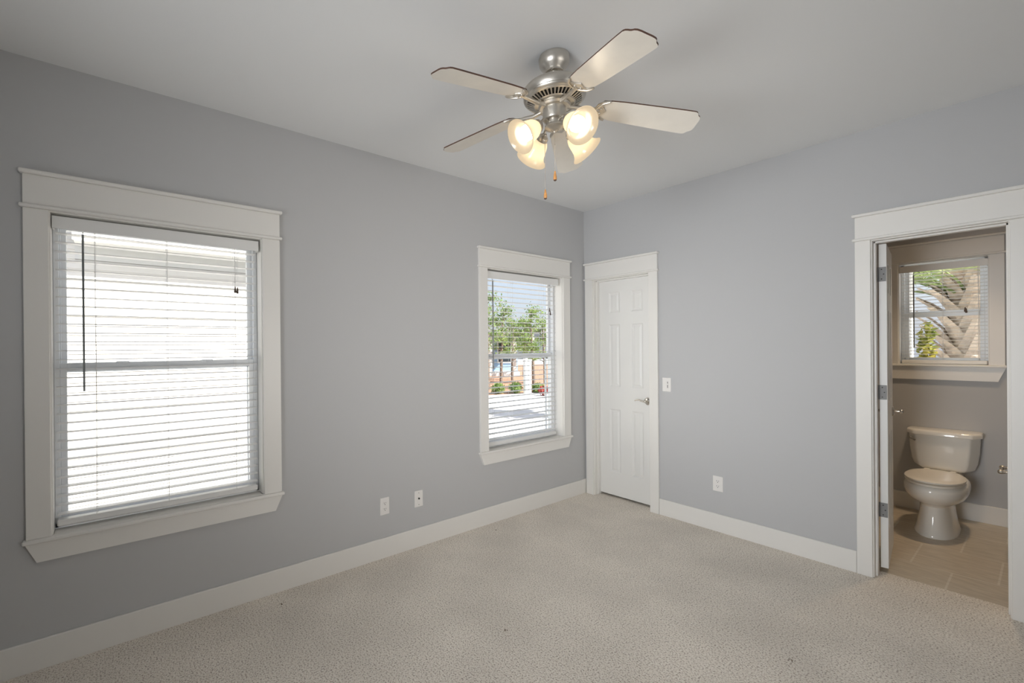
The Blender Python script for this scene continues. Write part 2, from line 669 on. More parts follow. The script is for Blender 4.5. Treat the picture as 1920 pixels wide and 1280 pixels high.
def surround(name, mtx, so, si, zbot, zbead, ztop, wall_t, stool=None):
    """flat craftsman casing: so = outer edges, si = jamb faces, zbead = underside of the fillet, ztop = top of cap"""
    s0, s1 = so
    j0, j1 = si
    rv = 0.006
    t = root(name, mtx @ Vector(((s0 + s1) / 2, 0, zbot)), kind='structure')
    part('side_casing', [((s0, -CT, zbot), (j0 - rv + 0.001, 0, zbead))], M['trim'], t, mtx)
    part('side_casing', [((j1 + rv - 0.001, -CT, zbot), (s1, 0, zbead))], M['trim'], t, mtx)
    part('fillet', [((s0 - 0.012, -0.032, zbead), (s1 + 0.012, 0, zbead + 0.016))], M['trim'], t, mtx, 0.004)
    part('head_casing', [((s0, -CT, zbead + 0.016), (s1, 0, ztop - 0.018))], M['trim'], t, mtx)
    part('head_cap', [((s0 - 0.012, -0.036, ztop - 0.018), (s1 + 0.012, 0, ztop))], M['trim'], t, mtx, 0.004)
    jt = 0.018
    zj = zbead - 0.006
    part('jamb', [((j0 - jt, -0.003, zbot), (j0, wall_t, zj)), ((j1, -0.003, zbot), (j1 + jt, wall_t, zj)),
                  ((j0 - jt, -0.003, zj), (j1 + jt, wall_t, zj + jt))], M['trim'], t, mtx, 0.001)
    if stool:
        za = stool
        part('window_sill', [((s0 - 0.012, -0.036, zbot - 0.018), (s1 + 0.012, 0, zbot)),
                             ((j0 - 0.001, 0, zbot - 0.018), (j1 + 0.001, wall_t, zbot))], M['trim'], t, mtx, 0.004)
        z1 = zbot - 0.018
        inset = 0.036
        part('apron', [], M['trim'], t, mtx, prisms=[(
            [(s0 - 0.004, -CT, z1), (s1 + 0.004, -CT, z1), (s1 - inset, -CT, za), (s0 + inset, -CT, za)], (0, CT, 0))])
    return t


surround('trim_1', MX_LEFT, (-4.050, -2.934), (-3.958, -3.037), 0.590, 2.068, 2.236, 0.09, stool=0.484)
surround('trim_2', MX_LEFT, (-1.376, -0.242), (-1.282, -0.343), 0.590, 2.070, 2.236, 0.09, stool=0.484)
surround('trim_3', MX_BACK, (0.022, 0.741), (0.108, 0.658), 0.0, 2.062, 2.226, PT)
surround('trim_4', MX_BACK, (2.001, 2.694), (2.078, 2.598), 0.0, 2.062, 2.228, PT + 0.004)
surround('trim_5', MX_BATH, (1.840, 2.518), (1.932, 2.433), 1.250, 2.124, 2.286, 0.09, stool=1.122)

# door stops
t3 = bpy.data.objects['trim_3']
part('door_stop', [((0.108, 0.040, 0), (0.116, 0.077, 2.056)), ((0.650, 0.040, 0), (0.658, 0.077, 2.056)),
                   ((0.108, 0.040, 2.044), (0.658, 0.077, 2.056))], M['trim'], t3, None, 0.001)
t4 = bpy.data.objects['trim_4']
part('door_stop', [((2.078, 0.038, 0), (2.087, 0.076, 2.056)), ((2.589, 0.038, 0), (2.598, 0.076, 2.056)),
                   ((2.078, 0.038, 2.046), (2.598, 0.076, 2.056))], M['trim'], t4, None, 0.001)


# ------------------------------------------------------------------ windows
def window(name, mtx, s0, s1, z0, z1, zm, screen=True, lock_n=2):
    """single-hung vinyl window; zm = (bottom, top) of the meeting rail"""
    t = root(name, mtx @ Vector(((s0 + s1) / 2, 0.1, z0)), kind='structure')
    fw = 0.022
    d0, d1 = 0.090, 0.158
    part('window_frame', [((s0, d0, z0), (s0 + fw, d1, z1)), ((s1 - fw, d0, z0), (s1, d1, z1)),
                          ((s0, d0, z1 - fw), (s1, d1, z1)), ((s0, d0, z0), (s1, d1, z0 + fw)),
                          ((s0 + fw, 0.119, z0), (s0 + fw + 0.006, 0.123, z1)),
                          ((s1 - fw - 0.006, 0.119, z0), (s1 - fw, 0.123, z1))], M['vinyl'], t, mtx, 0.002)
    a0, a1 = s0 + fw, s1 - fw
    sw = 0.026

    def sash(zb, zt, da, db, bot, top):
        o = part('sash', [((a0, da, zb), (a0 + sw, db, zt)), ((a1 - sw, da, zb), (a1, db, zt)),
                          ((a0 + sw, da, zb), (a1 - sw, db, zb + bot)), ((a0 + sw, da, zt - top), (a1 - sw, db, zt))],
                 M['vinyl'], t, mtx, 0.002)
        bm = bmesh.new()
        dm = (da + db) / 2
        add_box(bm, (a0 + sw - 0.004, dm - 0.002, zb + bot - 0.004), (a1 - sw + 0.004, dm + 0.002, zt - top + 0.004))
        obj('pane', bm, M['glass'], o, mtx=mtx)
        return o
    sash(zm[0] + 0.012, z1 - fw, 0.126, 0.150, 0.036, 0.026)
    lo = sash(z0 + fw, zm[1] - 0.010, 0.095, 0.119, 0.034, 0.040)
    for k in range(lock_n):
        s = a0 + (a1 - a0) * ((k + 1) * 1.0 / (lock_n + 1) if lock_n == 1 else (0.28 if k == 0 else 0.72))
        bm = bmesh.new()
        add_box(bm, (s - 0.028, 0.090, zm[1] - 0.020), (s + 0.028, 0.112, zm[1] - 0.006), 0.003)
        add_box(bm, (s - 0.004, 0.088, zm[1] - 0.018), (s + 0.020, 0.096, zm[1] - 0.009), 0.002)
        obj('sash_lock', bm, M['vinyl'], lo, mtx=mtx)
    if screen:
        zs = zm[0] + 0.02
        part('screen_frame', [((a0, 0.170, z0 + 0.01), (a0 + 0.02, 0.178, zs)), ((a1 - 0.02, 0.170, z0 + 0.01), (a1, 0.178, zs)),
                              ((a0, 0.170, z0 + 0.01), (a1, 0.178, z0 + 0.03)), ((a0, 0.170, zs - 0.02), (a1, 0.178, zs))],
             M['vinyl'], t, mtx, 0.001)
    return t


window('window_1', MX_LEFT, -3.958, -3.037, 0.590, 2.062, (1.322, 1.380))
window('window_2', MX_LEFT, -1.282, -0.343, 0.590, 2.064, (1.322, 1.380))
window('window_3', MX_BATH, 1.932, 2.433, 1.250, 2.118, (1.658, 1.704), lock_n=1)
for nm, mtx, s0, s1, z0, z1 in (('portal_one', MX_LEFT, -3.958, -3.037, 0.6, 2.06), ('portal_two', MX_LEFT, -1.282, -0.343, 0.6, 2.06),
                                ('portal_three', MX_BATH, 1.932, 2.433, 1.25, 2.12)):
    c = mtx @ Vector(((s0 + s1) / 2, 0.185, (z0 + z1) / 2))
    dr = mtx.to_3x3() @ Vector((0, -1, 0))
    portal(nm, c, dr, s1 - s0, z1 - z0)

# window-like frames round the added fill lights; the walls behind are solid
bm = bmesh.new()
for (x0, x1) in ((REAR_FRAME[0], REAR_FRAME[0] + 0.06), (REAR_FRAME[1] - 0.06, REAR_FRAME[1])):
    add_box(bm, (x0, YF, REAR_FRAME[2]), (x1, YF + 0.025, REAR_FRAME[3]))
for (z0, z1) in ((REAR_FRAME[2], REAR_FRAME[2] + 0.06), (1.30, 1.35), (REAR_FRAME[3] - 0.06, REAR_FRAME[3])):
    add_box(bm, (REAR_FRAME[0], YF, z0), (REAR_FRAME[1], YF + 0.025, z1))
struct('fill_frame_rear', bm, M['vinyl'])
bm = bmesh.new()
for (y0, y1) in ((SIDE_FRAME[0], SIDE_FRAME[0] + 0.06), (SIDE_FRAME[1] - 0.06, SIDE_FRAME[1])):
    add_box(bm, (XR - 0.025, y0, SIDE_FRAME[2]), (XR, y1, SIDE_FRAME[3]))
for (z0, z1) in ((SIDE_FRAME[2], SIDE_FRAME[2] + 0.06), (1.30, 1.35), (SIDE_FRAME[3] - 0.06, SIDE_FRAME[3])):
    add_box(bm, (XR - 0.025, SIDE_FRAME[0], z0), (XR, SIDE_FRAME[1], z1))
struct('fill_frame_side', bm, M['vinyl'])


# ------------------------------------------------------------------ blinds
def blind(label, mtx, s0, s1, zt, zb, pitch, depth, dc, wand, ladders, cord_s, tassels, wob=0.0):
    """zt = top of valance, zb = underside of bottom rail, dc = depth of the slat centre line"""
    t = root('window_blind', mtx @ Vector(((s0 + s1) / 2, dc, zt)), label, 'blind', 'horizontal slat blinds in the windows')
    vh = 0.057
    part('valance', [((s0 - 0.004, dc - depth / 2 - 0.030, zt - vh), (s1 + 0.004, dc - depth / 2 - 0.023, zt)),
                     ((s0 - 0.004, dc - depth / 2 - 0.023, zt - vh), (s0 + 0.002, dc + 0.004, zt)),
                     ((s1 - 0.002, dc - depth / 2 - 0.023, zt - vh), (s1 + 0.004, dc + 0.004, zt))], M['blind'], t, mtx, 0.0015)
    part('headrail', [((s0 + 0.004, dc - depth / 2 - 0.004, zt - 0.042), (s1 - 0.004, dc + depth / 2, zt))], M['blind'], t, mtx, 0.002)
    top = zt - vh - 0.012
    n = int((top - (zb + 0.034)) / pitch)
    bm = bmesh.new()
    th = 0.0028
    for k in range(n + 1):
        z = top - k * pitch
        ds = wob * math.sin(k * 1.7)
        # slightly crowned slat
        pr = [(-depth / 2, 0), (-depth / 4, 0.0012), (0, 0.0016), (depth / 4, 0.0012), (depth / 2, 0)]
        pts = [(s0 + 0.004 + ds, dc + x, z + y) for x, y in pr] + [(s0 + 0.004 + ds, dc + x, z + y - th) for x, y in pr[::-1]]
        add_prism(bm, pts, (s1 - s0 - 0.008, 0, 0))
    obj('slats', bm, M['blind'], t, mtx=mtx)
    part('bottom_rail', [((s0 + 0.003, dc - depth / 2, zb), (s1 - 0.003, dc + depth / 2, zb + 0.030))], M['blind'], t, mtx, 0.005)
    for s in ladders:
        bm = bmesh.new()
        for d in (dc - depth / 2 - 0.002, dc + depth / 2 + 0.002):
            add_tube(bm, [(s, d, zt - 0.04), (s + 0.002, d, (zt + zb) / 2), (s, d, zb + 0.028)], 0.0009, 5)
        add_tube(bm, [(s + 0.004, dc, zt - 0.04), (s + 0.004, dc, zb + 0.028)], 0.0008, 5)
        obj('ladder_cord', bm, M['cord'], t, mtx=mtx)
    ws, wz0, wz1 = wand
    bm = bmesh.new()
    wd = dc - depth / 2 - 0.012
    add_tube(bm, [(ws, wd, wz0), (ws, wd, wz1)], 0.0045, 8)
    add_tube(bm, [(ws, wd + 0.006, zt - vh - 0.001), (ws, wd, wz0 + 0.004)], 0.002, 6)
    obj('tilt_wand', bm, M['wand'], t, mtx=mtx)
    for k, (ss, zz) in enumerate(tassels):
        bm = bmesh.new()
        d = dc - depth / 2 - 0.006
        add_tube(bm, [(cord_s + 0.006 * k, d, zt - vh), (ss, d, zz + 0.018)], 0.0008, 5)
        o = obj('pull_cord', bm, M['cord'], t, mtx=mtx)
        bm = bmesh.new()
        add_lathe(bm, [(0, 0.02), (0.003, 0.018), (0.004, 0.008), (0.0065, -0.008), (0.0066, -0.014), (0.004, -0.017), (0, -0.017)],
                  Matrix.Translation((ss, d, zz)), 10)
        obj('tassel', bm, M['tassel'], o, True, mtx=mtx)
    return t


blind('wide white blind with its wand at left, in front of cream siding', MX_LEFT, -3.950, -3.052, 2.051, 0.609, 0.0425, 0.050, 0.060,
      (-3.843, 1.982, 1.236), (-3.800, -3.500, -3.170), -3.160, [(-3.170, 1.765), (-3.158, 1.762)])
blind('white blind in the window nearest the room corner, trees behind it', MX_LEFT, -1.276, -0.388, 2.051, 0.609, 0.0425, 0.050, 0.060,
      (-1.196, 1.975, 1.245), (-1.180, -0.960, -0.560), -0.500, [(-0.480, 1.765), (-0.470, 1.735)])
blind('small white blind in the bathroom window above the toilet', MX_BATH, 1.938, 2.430, 2.100, 1.254, 0.0290, 0.034, 0.046,
      (2.020, 2.018, 1.392), (1.985, 2.185, 2.38), 2.300, [(2.312, 1.700), (2.318, 1.690)])


# ------------------------------------------------------------------ doors
def six_panel(bm, w, h, t, panels):
    """slab from (0,0,0) to (w,t,h), panels sunk into both faces"""
    xs = sorted({0, w, *[p[0] for p in panels], *[p[1] for p in panels]})
    zs = sorted({0, h, *[p[2] for p in panels], *[p[3] for p in panels]})
    for face in (0, 1):
        y0 = 0 if face == 0 else t
        sg = 1 if face == 0 else -1
        for i in range(len(xs) - 1):
            for k in range(len(zs) - 1):
                a, b_, c, d = xs[i], xs[i + 1], zs[k], zs[k + 1]
                isp = any(abs(a - p[0]) < 1e-6 and abs(b_ - p[1]) < 1e-6 and c >= p[2] - 1e-6 and d <= p[3] + 1e-6 for p in panels)
                if not isp:
                    bm.faces.new([bm.verts.new(v) for v in ((a, y0, c), (b_, y0, c), (b_, y0, d), (a, y0, d))])
        for (a, b_, c, d) in panels:
            steps = [(0, 0), (0.004, 0.0015), (0.013, 0.0085), (0.019, 0.0090), (0.034, 0.0035), (0.036, 0.0030)]
            loops = []
            for ins, dep in steps:
                y = y0 + sg * dep
                loops.append([bm.verts.new(v) for v in ((a + ins, y, c + ins), (b_ - ins, y, c + ins), (b_ - ins, y, d - ins), (a + ins, y, d - ins))])
            for l0, l1 in zip(loops, loops[1:]):
                for q in range(4):
                    r = (q + 1) % 4
                    bm.faces.new((l0[q], l0[r], l1[r], l1[q]))
            bm.faces.new(loops[-1])
    for q in (((0, 0, 0), (w, 0, 0), (w, t, 0), (0, t, 0)), ((0, 0, h), (w, 0, h), (w, t, h), (0, t, h)),
              ((0, 0, 0), (0, t, 0), (0, t, h), (0, 0, h)), ((w, 0, 0), (w, t, 0), (w, t, h), (w, 0, h))):
        bm.faces.new([bm.verts.new(v) for v in q])
    bmesh.ops.remove_doubles(bm, verts=bm.verts, dist=1e-5)


def lever(parent, name, base, out, along, up=Vector((0, 0, 1)), length=0.10):
    """rosette on a door face at base, facing out; the lever runs along"""
    base, out, along = Vector(base), Vector(out), Vector(along)
    bm = bmesh.new()
    pts = []
    for k in range(24):
        a = 2 * PI * k / 24
        pts.append(base + along * (0.030 * math.cos(a)) + up * (0.036 * math.sin(a)))
    pts2 = [base + (p - base) * 0.86 + out * 0.008 for p in pts]
    pts3 = [base + (p - base) * 0.45 + out * 0.013 for p in pts]
    add_loft(bm, [pts, pts2, pts3])
    o = obj(name, bm, M['chrome'], parent, True)
    bm = bmesh.new()
    add_tube(bm, [base + out * 0.010, base + out * 0.045], 0.010, 14)
    c = base + out * 0.045
    add_ball(bm, c, 0.0125, 14, 10)
    path = [c, c + along * 0.018 - up * 0.001, c + along * 0.040 - up * 0.006 + up * 0.008, c + along * 0.062 + up * 0.010,
            c + along * (length - 0.018) + up * 0.008, c + along * length + up * 0.001]
    add_tube(bm, path, [0.0085, 0.0085, 0.0075, 0.0068, 0.0062, 0.0050], 10)
    obj('lever', bm, M['chrome'], o, True)
    return o


def hinge(parent, z, pin, u1, u2):
    """butt hinge: knuckle at pin (x,y), leaf normals given by plates"""
    bm = bmesh.new()
    for (c, u, n, w) in (u1, u2):
        add_plate(bm, (c[0], c[1], z), u, (0, 0, 1), n, w, 0.089, 0.0025, 0.0012)
    add_tube(bm, [(pin[0], pin[1], z - 0.0445), (pin[0], pin[1], z + 0.0445)], 0.0055, 10)
    o = obj('hinge', bm, M['steel'], parent, True)
    bm = bmesh.new()
    for (c, u, n, w) in (u1, u2):
        for dz, du in ((0.030, -0.1), (0.0, 0.18), (-0.030, -0.1)):
            p = Vector((c[0], c[1], z + dz)) + Vector(u) * (du * w)
            add_lathe(bm, [(0.0035, 0.0025), (0.0035, 0.0031), (0, 0.0031)], axis_mtx(p, n), 10)
    obj('hinge_screws', bm, M['slot'], o)
    return o


# closet door (closed)
PANELS = [(0.108, 0.222, 0.216, 0.815), (0.333, 0.447, 0.216, 0.815), (0.108, 0.222, 1.022, 1.612), (0.333, 0.447, 1.022, 1.612),
          (0.108, 0.222, 1.720, 1.914), (0.333, 0.447, 1.720, 1.914)]
d1 = root('door_1', (0.110, 0.078, 0.02), kind='structure')
bm = bmesh.new()
six_panel(bm, 0.546, 2.026, 0.035, PANELS)
obj('door_leaf', bm, M['door'], d1, mtx=Matrix.Translation((0.110, 0.079, 0.020)))
lever(d1, 'door_handle', (0.598, 0.079, 0.937), (0, -1, 0), (-1, 0, 0))

# bathroom door (open inward, a little past square)
ANG = math.radians(96)
d2 = root('door_2', (2.083, PT + 0.004, 0.03), kind='structure')
HP = Vector((2.081, PT + 0.008, 0))
MD = Matrix.Translation(HP) @ Matrix.Rotation(ANG, 4, 'Z')
bm = bmesh.new()
PAN2 = [(a - 0.014, b_ - 0.014, c, d) for a, b_, c, d in PANELS]
six_panel(bm, 0.516, 2.020, 0.035, [(0.095, 0.205, p[2], p[3]) if i % 2 == 0 else (0.311, 0.421, p[2], p[3]) for i, p in enumerate(PANELS)])
# closed leaf lies in -y of the pin (towards the bedroom), hinge edge at x=0
bmesh.ops.transform(bm, matrix=Matrix.Translation((0.004, -0.040, 0.030)), verts=bm.verts)
obj('door_leaf', bm, M['door'], d2, mtx=MD)
R3 = MD.to_3x3()
hb = MD @ Vector((0.460, -0.040, 0.964))
lever(d2, 'door_handle', hb, R3 @ Vector((0, -1, 0)), R3 @ Vector((-1, 0, 0)))
hb2 = MD @ Vector((0.460, -0.005, 0.964))
lever(d2, 'door_handle', hb2, R3 @ Vector((0, 1, 0)), R3 @ Vector((-1, 0, 0)))
for z in (1.862, 1.125, 0.390):
    leaf_c = MD @ Vector((0.0035, -0.021, 0))
    hinge(d2, z, (HP.x + 0.001, HP.y + 0.003),
          ((2.0785, PT - 0.018), (0, 1, 0), (1, 0, 0), 0.034),
          ((leaf_c.x, leaf_c.y), R3 @ Vector((0, -1, 0)), R3 @ Vector((-1, 0, 0)), 0.034))

# ------------------------------------------------------------------ wall plates
def wall_plate(name, label, cat, c, mtx, kind_, group=None):
    """c = (s, z) of the plate centre in the wall's local frame"""
    s, z = c
    t = root(name, mtx @ Vector((s, 0, z)), label, cat, group)
    w, h = 0.072, 0.116
    part('cover_plate', [((s - w / 2, -0.0055, z - h / 2), (s + w / 2, 0, z + h / 2))], M['plate'], t, mtx, 0.003)
    if kind_ == 'duplex':
        for dz in (0.0195, -0.0195):
            bm = bmesh.new()
            pts = []
            for k in range(20):
                a = 2 * PI * k / 20
                pts.append((s + 0.0168 * math.cos(a), -0.0055, z + dz + max(-0.0125, min(0.0125, 0.0168 * math.sin(a)))))
            add_prism(bm, pts, (0, -0.0018, 0))
            o = obj('receptacle', bm, M['plate'], t, mtx=mtx)
            bm = bmesh.new()
            for ds, hh in ((-0.0065, 0.008), (0.0065, 0.0065)):
                add_box(bm, (s + ds - 0.0012, -0.0077, z + dz + 0.003 - hh / 2), (s + ds + 0.0012, -0.0072, z + dz + 0.003 + hh / 2))
            add_lathe(bm, [(0.0028, 0), (0.0028, 0.0005), (0, 0.0005)], axis_mtx((s, -0.0073, z + dz - 0.0075), (0, -1, 0)), 10)
            obj('slot', bm, M['slot'], o, mtx=mtx)
        bm = bmesh.new()
        add_lathe(bm, [(0.003, 0), (0.003, 0.0010), (0, 0.0014)], axis_mtx((s, -0.0055, z), (0, -1, 0)), 10)
        obj('screw', bm, M['plate'], t, mtx=mtx)
    elif kind_ == 'cable':
        bm = bmesh.new()
        add_lathe(bm, [(0.0065, 0), (0.0065, 0.003), (0.0042, 0.003), (0.0042, 0.010), (0, 0.010)], axis_mtx((s, -0.0055, z + 0.002), (0, -1, 0)), 12)
        obj('cable_jack', bm, M['slot'], t, mtx=mtx)
        for dz in (0.042, -0.042):
            bm = bmesh.new()
            add_lathe(bm, [(0.003, 0), (0.003, 0.0010), (0, 0.0014)], axis_mtx((s, -0.0055, z + dz), (0, -1, 0)), 10)
            obj('screw', bm, M['steel'], t, mtx=mtx)
    elif kind_ == 'dimmer':
        part('rocker', [((s - 0.0165, -0.0085, z - 0.033), (s + 0.0165, -0.0050, z + 0.033))], M['plate'], t, mtx, 0.0015)
        o = part('slide', [((s + 0.0085, -0.0095, z - 0.026), (s + 0.0125, -0.0080, z + 0.026))], M['slot'], t, mtx, 0.0003)
        part('slide_knob', [((s + 0.0060, -0.0125, z + 0.000), (s + 0.0150, -0.0090, z + 0.010))], M['plate'], o, mtx, 0.001)
    return t


wall_plate('wall_outlet', 'white duplex outlet low on the window wall, left of the cable plate', 'outlet', (-2.240, 0.348), MX_LEFT, 'duplex', 'duplex outlets in the bedroom')
wall_plate('cable_outlet', 'white cable jack plate with one dark centre hole on the window wall', 'outlet', (-1.962, 0.342), MX_LEFT, 'cable')
wall_plate('wall_outlet', 'white duplex outlet low on the wall between the two doors', 'outlet', (1.198, 0.365), MX_BACK, 'duplex', 'duplex outlets in the bedroom')
wall_plate('light_switch', 'white dimmer light switch beside the closed six panel door', 'switch', (0.808, 1.101), MX_BACK, 'dimmer')

# ------------------------------------------------------------------ ceiling fan
FX, FY = 1.387, -2.118
fan = root('ceiling_fan', (FX, FY, H), 'brushed nickel ceiling fan with five cream blades and four lit glass shades', 'ceiling fan')
T0 = Matrix.Translation((FX, FY, 0))

bm = bmesh.new()
add_lathe(bm, [(0, H - 0.001), (0.066, H - 0.001), (0.069, H - 0.010), (0.067, H - 0.016), (0.068, H - 0.024), (0.066, H - 0.036), (0.058, H - 0.050),
               (0.046, H - 0.060), (0.040, H - 0.068), (0.036, H - 0.068)], T0, 40)
obj('canopy', bm, M['nickel'], fan, True)
bm = bmesh.new()
add_lathe(bm, [(0.038, H - 0.060), (0.041, H - 0.068), (0.041, H - 0.074), (0.030, H - 0.078), (0.022, H - 0.070), (0.022, H - 0.064)], T0, 32)
for k in range(4):
    a = k * PI / 2 + 0.4
    add_lathe(bm, [(0.004, 0), (0.004, 0.003), (0, 0.003)], axis_mtx((FX + 0.036 * math.cos(a), FY + 0.036 * math.sin(a), H - 0.075), (0, 0, -1)), 8)
obj('ball_collar', bm, M['chrome'], fan, True)
bm = bmesh.new()
add_ball(bm, (FX, FY, H - 0.066), 0.021, 16, 10)
add_tube(bm, [(FX, FY, H - 0.06), (FX, FY, 2.63)], 0.0125, 16)
obj('downrod', bm, M['nickel'], fan, True)

bm = bmesh.new()
add_lathe(bm, [(0.013, 2.630), (0.024, 2.628), (0.028, 2.620), (0.060, 2.615), (0.105, 2.610), (0.130, 2.602), (0.140, 2.590), (0.141, 2.578),
               (0.138, 2.566), (0.135, 2.560), (0.138, 2.556), (0.136, 2.550), (0.130, 2.546), (0.127, 2.543), (0.124, 2.546)], T0, 56)
obj('motor_housing', bm, M['nickel'], fan, True)
# vented lower cone: ring of ribs over a dark well
bm = bmesh.new()
add_lathe(bm, [(0.128, 2.548), (0.127, 2.541), (0.122, 2.537), (0.119, 2.540)], T0, 56)
add_lathe(bm, [(0.092, 2.527), (0.088, 2.523), (0.080, 2.522), (0.060, 2.520), (0.058, 2.526)], T0, 56)
NV = 44
for k in range(NV):
    a = 2 * PI * k / NV
    ca, sa = math.cos(a), math.sin(a)
    w = 0.0034
    pts = [(FX + r * ca - s * w * sa, FY + r * sa + s * w * ca, z) for r, z, s in ((0.122, 2.5385, -1), (0.122, 2.5385, 1), (0.088, 2.5245, 0.75), (0.088, 2.5245, -0.75))]
    add_prism(bm, pts, (0, 0, 0.004))
obj('vent_ring', bm, M['nickel'], fan)
bm = bmesh.new()
add_lathe(bm, [(0.124, 2.550), (0.088, 2.534), (0.03, 2.534)], T0, 40)
obj('vent_well', bm, M['slot'], fan, True)
bm = bmesh.new()
add_lathe(bm, [(0.070, 2.524), (0.072, 2.516), (0.066, 2.508), (0.052, 2.505), (0.0525, 2.462), (0.050, 2.455), (0.044, 2.452), (0.034, 2.452)], T0, 40)
obj('switch_housing', bm, M['nickel'], fan, True)
bm = bmesh.new()
add_lathe(bm, [(0.034, 2.455), (0.033, 2.436), (0.036, 2.432), (0.043, 2.428), (0.044, 2.422), (0.038, 2.416), (0.026, 2.411), (0.012, 2.408),
               (0.008, 2.404), (0.006, 2.398), (0, 2.396)], T0, 36)
for k in range(18):
    a = 2 * PI * k / 18
    add_tube(bm, [(FX + 0.040 * math.cos(a), FY + 0.040 * math.sin(a), 2.4185), (FX + 0.014 * math.cos(a), FY + 0.014 * math.sin(a), 2.4088)], 0.0018, 5)
obj('light_fitter', bm, M['nickel'], fan, True)

# blades
BL0, BL1 = 0.196, 0.632
ZB = 2.4508
TILT = (-0.0605, -0.039)
PITCH = math.radians(-12)


def blade_outline():
    half = [(BL0, 0.000), (BL0 + 0.004, 0.030), (BL0 + 0.016, 0.050), (BL0 + 0.05, 0.0565), (0.30, 0.0610), (0.45, 0.0660), (0.560, 0.0690), (0.598, 0.0690),
            (0.606, 0.0655), (0.611, 0.0590), (0.614, 0.0530), (0.6185, 0.0480), (0.625, 0.0440), (0.630, 0.0360), (0.632, 0.0220), (0.6318, 0.0)]
    return half + [(x, -y) for x, y in half[-2:0:-1]]


OUT = blade_outline()
for k in range(5):
    a = math.radians(-94.92) + k * 2 * PI / 5
    ztip = ZB + 0.6162 * (TILT[0] * math.cos(a) + TILT[1] * math.sin(a))
    sag = math.atan((ztip - 2.535) / 0.6162)
    MB_ = Matrix.Translation((FX, FY, 2.535 + 0.003)) @ Matrix.Rotation(a, 4, 'Z') @ Matrix.Rotation(-sag, 4, 'Y') @ Matrix.Rotation(PITCH, 4, 'X')
    bm = bmesh.new()
    fs = add_prism(bm, [(x, y, -0.003) for x, y in OUT], (0, 0, 0.006))
    bm.faces.ensure_lookup_table()
    bmesh.ops.recalc_face_normals(bm, faces=bm.faces)
    for f in bm.faces:
        f.material_index = 0 if f.normal.z < -0.5 else 1
    bl = obj('fan_blade', bm, [M['blade_under'], M['blade_edge']], fan, mtx=MB_, fix=False)
    # blade iron: arm and scrolled wing under the blade root
    bm = bmesh.new()
    ca, sa = math.cos(a), math.sin(a)
    inner = Vector((FX + 0.060 * ca, FY + 0.060 * sa, 2.514))
    mid = Vector((FX + 0.105 * ca, FY + 0.105 * sa, 2.506))
    add_tube(bm, [inner, mid, MB_ @ Vector((0.160, 0, -0.012)), MB_ @ Vector((0.205, 0, -0.008))], [0.010, 0.010, 0.0085, 0.007], 10)
    wing = [(0.150, 0.0), (0.163, 0.016), (0.168, 0.034), (0.184, 0.050), (0.206, 0.059), (0.216, 0.060), (0.217, 0.054), (0.203, 0.047),
            (0.193, 0.036), (0.194, 0.022), (0.204, 0.010), (0.212, 0.0)]
    wing = [(x + 0.022, y) for x, y in wing]
    wing = wing + [(x, -y) for x, y in wing[-2:0:-1]]
    tmp = [MB_ @ Vector((x, y, -0.0095)) for x, y in wing]
    add_prism(bm, tmp, MB_.to_3x3() @ Vector((0, 0, 0.0062)))
    for s in (1, -1):
        add_tube(bm, [MB_ @ Vector(p) for p in ((0.188, s * 0.008, -0.0105), (0.198, s * 0.026, -0.0115), (0.211, s * 0.044, -0.0115), (0.234, s * 0.057, -0.0095))],
                 [0.004, 0.0042, 0.0036, 0.002], 8)
        add_ball(bm, MB_ @ Vector((0.208, s * 0.014, -0.0105)), 0.0055, 10, 6)
    obj('blade_iron', bm, M['nickel'], bl, True)

# lamps
SHADE = [(0.021, 0.000), (0.026, 0.004), (0.034, 0.014), (0.0415, 0.030), (0.0455, 0.048), (0.0480, 0.064), (0.0520, 0.080), (0.0590, 0.094), (0.0680, 0.105), (0.0760, 0.111)]
for k in range(4):
    a = math.radians(-13) + k * PI / 2
    ca, sa = math.cos(a), math.sin(a)
    dr = Vector((ca * math.cos(math.radians(35)), sa * math.cos(math.radians(35)), -math.sin(math.radians(35))))
    neck = Vector((FX + 0.094 * ca, FY + 0.094 * sa, 2.410))
    bm = bmesh.new()
    add_tube(bm, [(FX + 0.030 * ca, FY + 0.030 * sa, 2.442), (FX + 0.046 * ca, FY + 0.046 * sa, 2.450), (FX + 0.062 * ca, FY + 0.062 * sa, 2.446),
                  (FX + 0.074 * ca, FY + 0.074 * sa, 2.432), neck - dr * 0.020], 0.0060, 10)
    arm = obj('lamp_arm', bm, M['nickel'], fan, True)
    bm = bmesh.new()
    mt = axis_mtx(neck, dr)
    add_lathe(bm, [(0, -0.026), (0.010, -0.026), (0.013, -0.020), (0.022, -0.014), (0.028, -0.006), (0.0285, 0.006), (0.026, 0.008), (0.012, 0.008), (0.012, 0.02), (0, 0.02)], mt, 24)
    for q in range(14):
        b2 = 2 * PI * q / 14
        add_tube(bm, [mt @ Vector((0.0135 * math.cos(b2), 0.0135 * math.sin(b2), -0.0195)), mt @ Vector((0.0275 * math.cos(b2), 0.0275 * math.sin(b2), -0.007))], 0.0014, 5)
    obj('socket', bm, M['nickel'], arm, True)
    bm = bmesh.new()
    prof = SHADE + [(r - 0.0028, z + 0.0005) for r, z in SHADE[::-1]]
    add_lathe(bm, prof, mt, 40)
    sh = obj('lamp_shade', bm, M['shade'], fan, True)
    bm = bmesh.new()
    add_lathe(bm, [(0.0, 0.014), (0.0115, 0.016), (0.0125, 0.026), (0.018, 0.036), (0.0280, 0.050), (0.0335, 0.064), (0.0325, 0.080), (0.0250, 0.093), (0.0125, 0.101), (0, 0.103)], mt, 24)
    obj('bulb', bm, M['bulb'], sh, True)

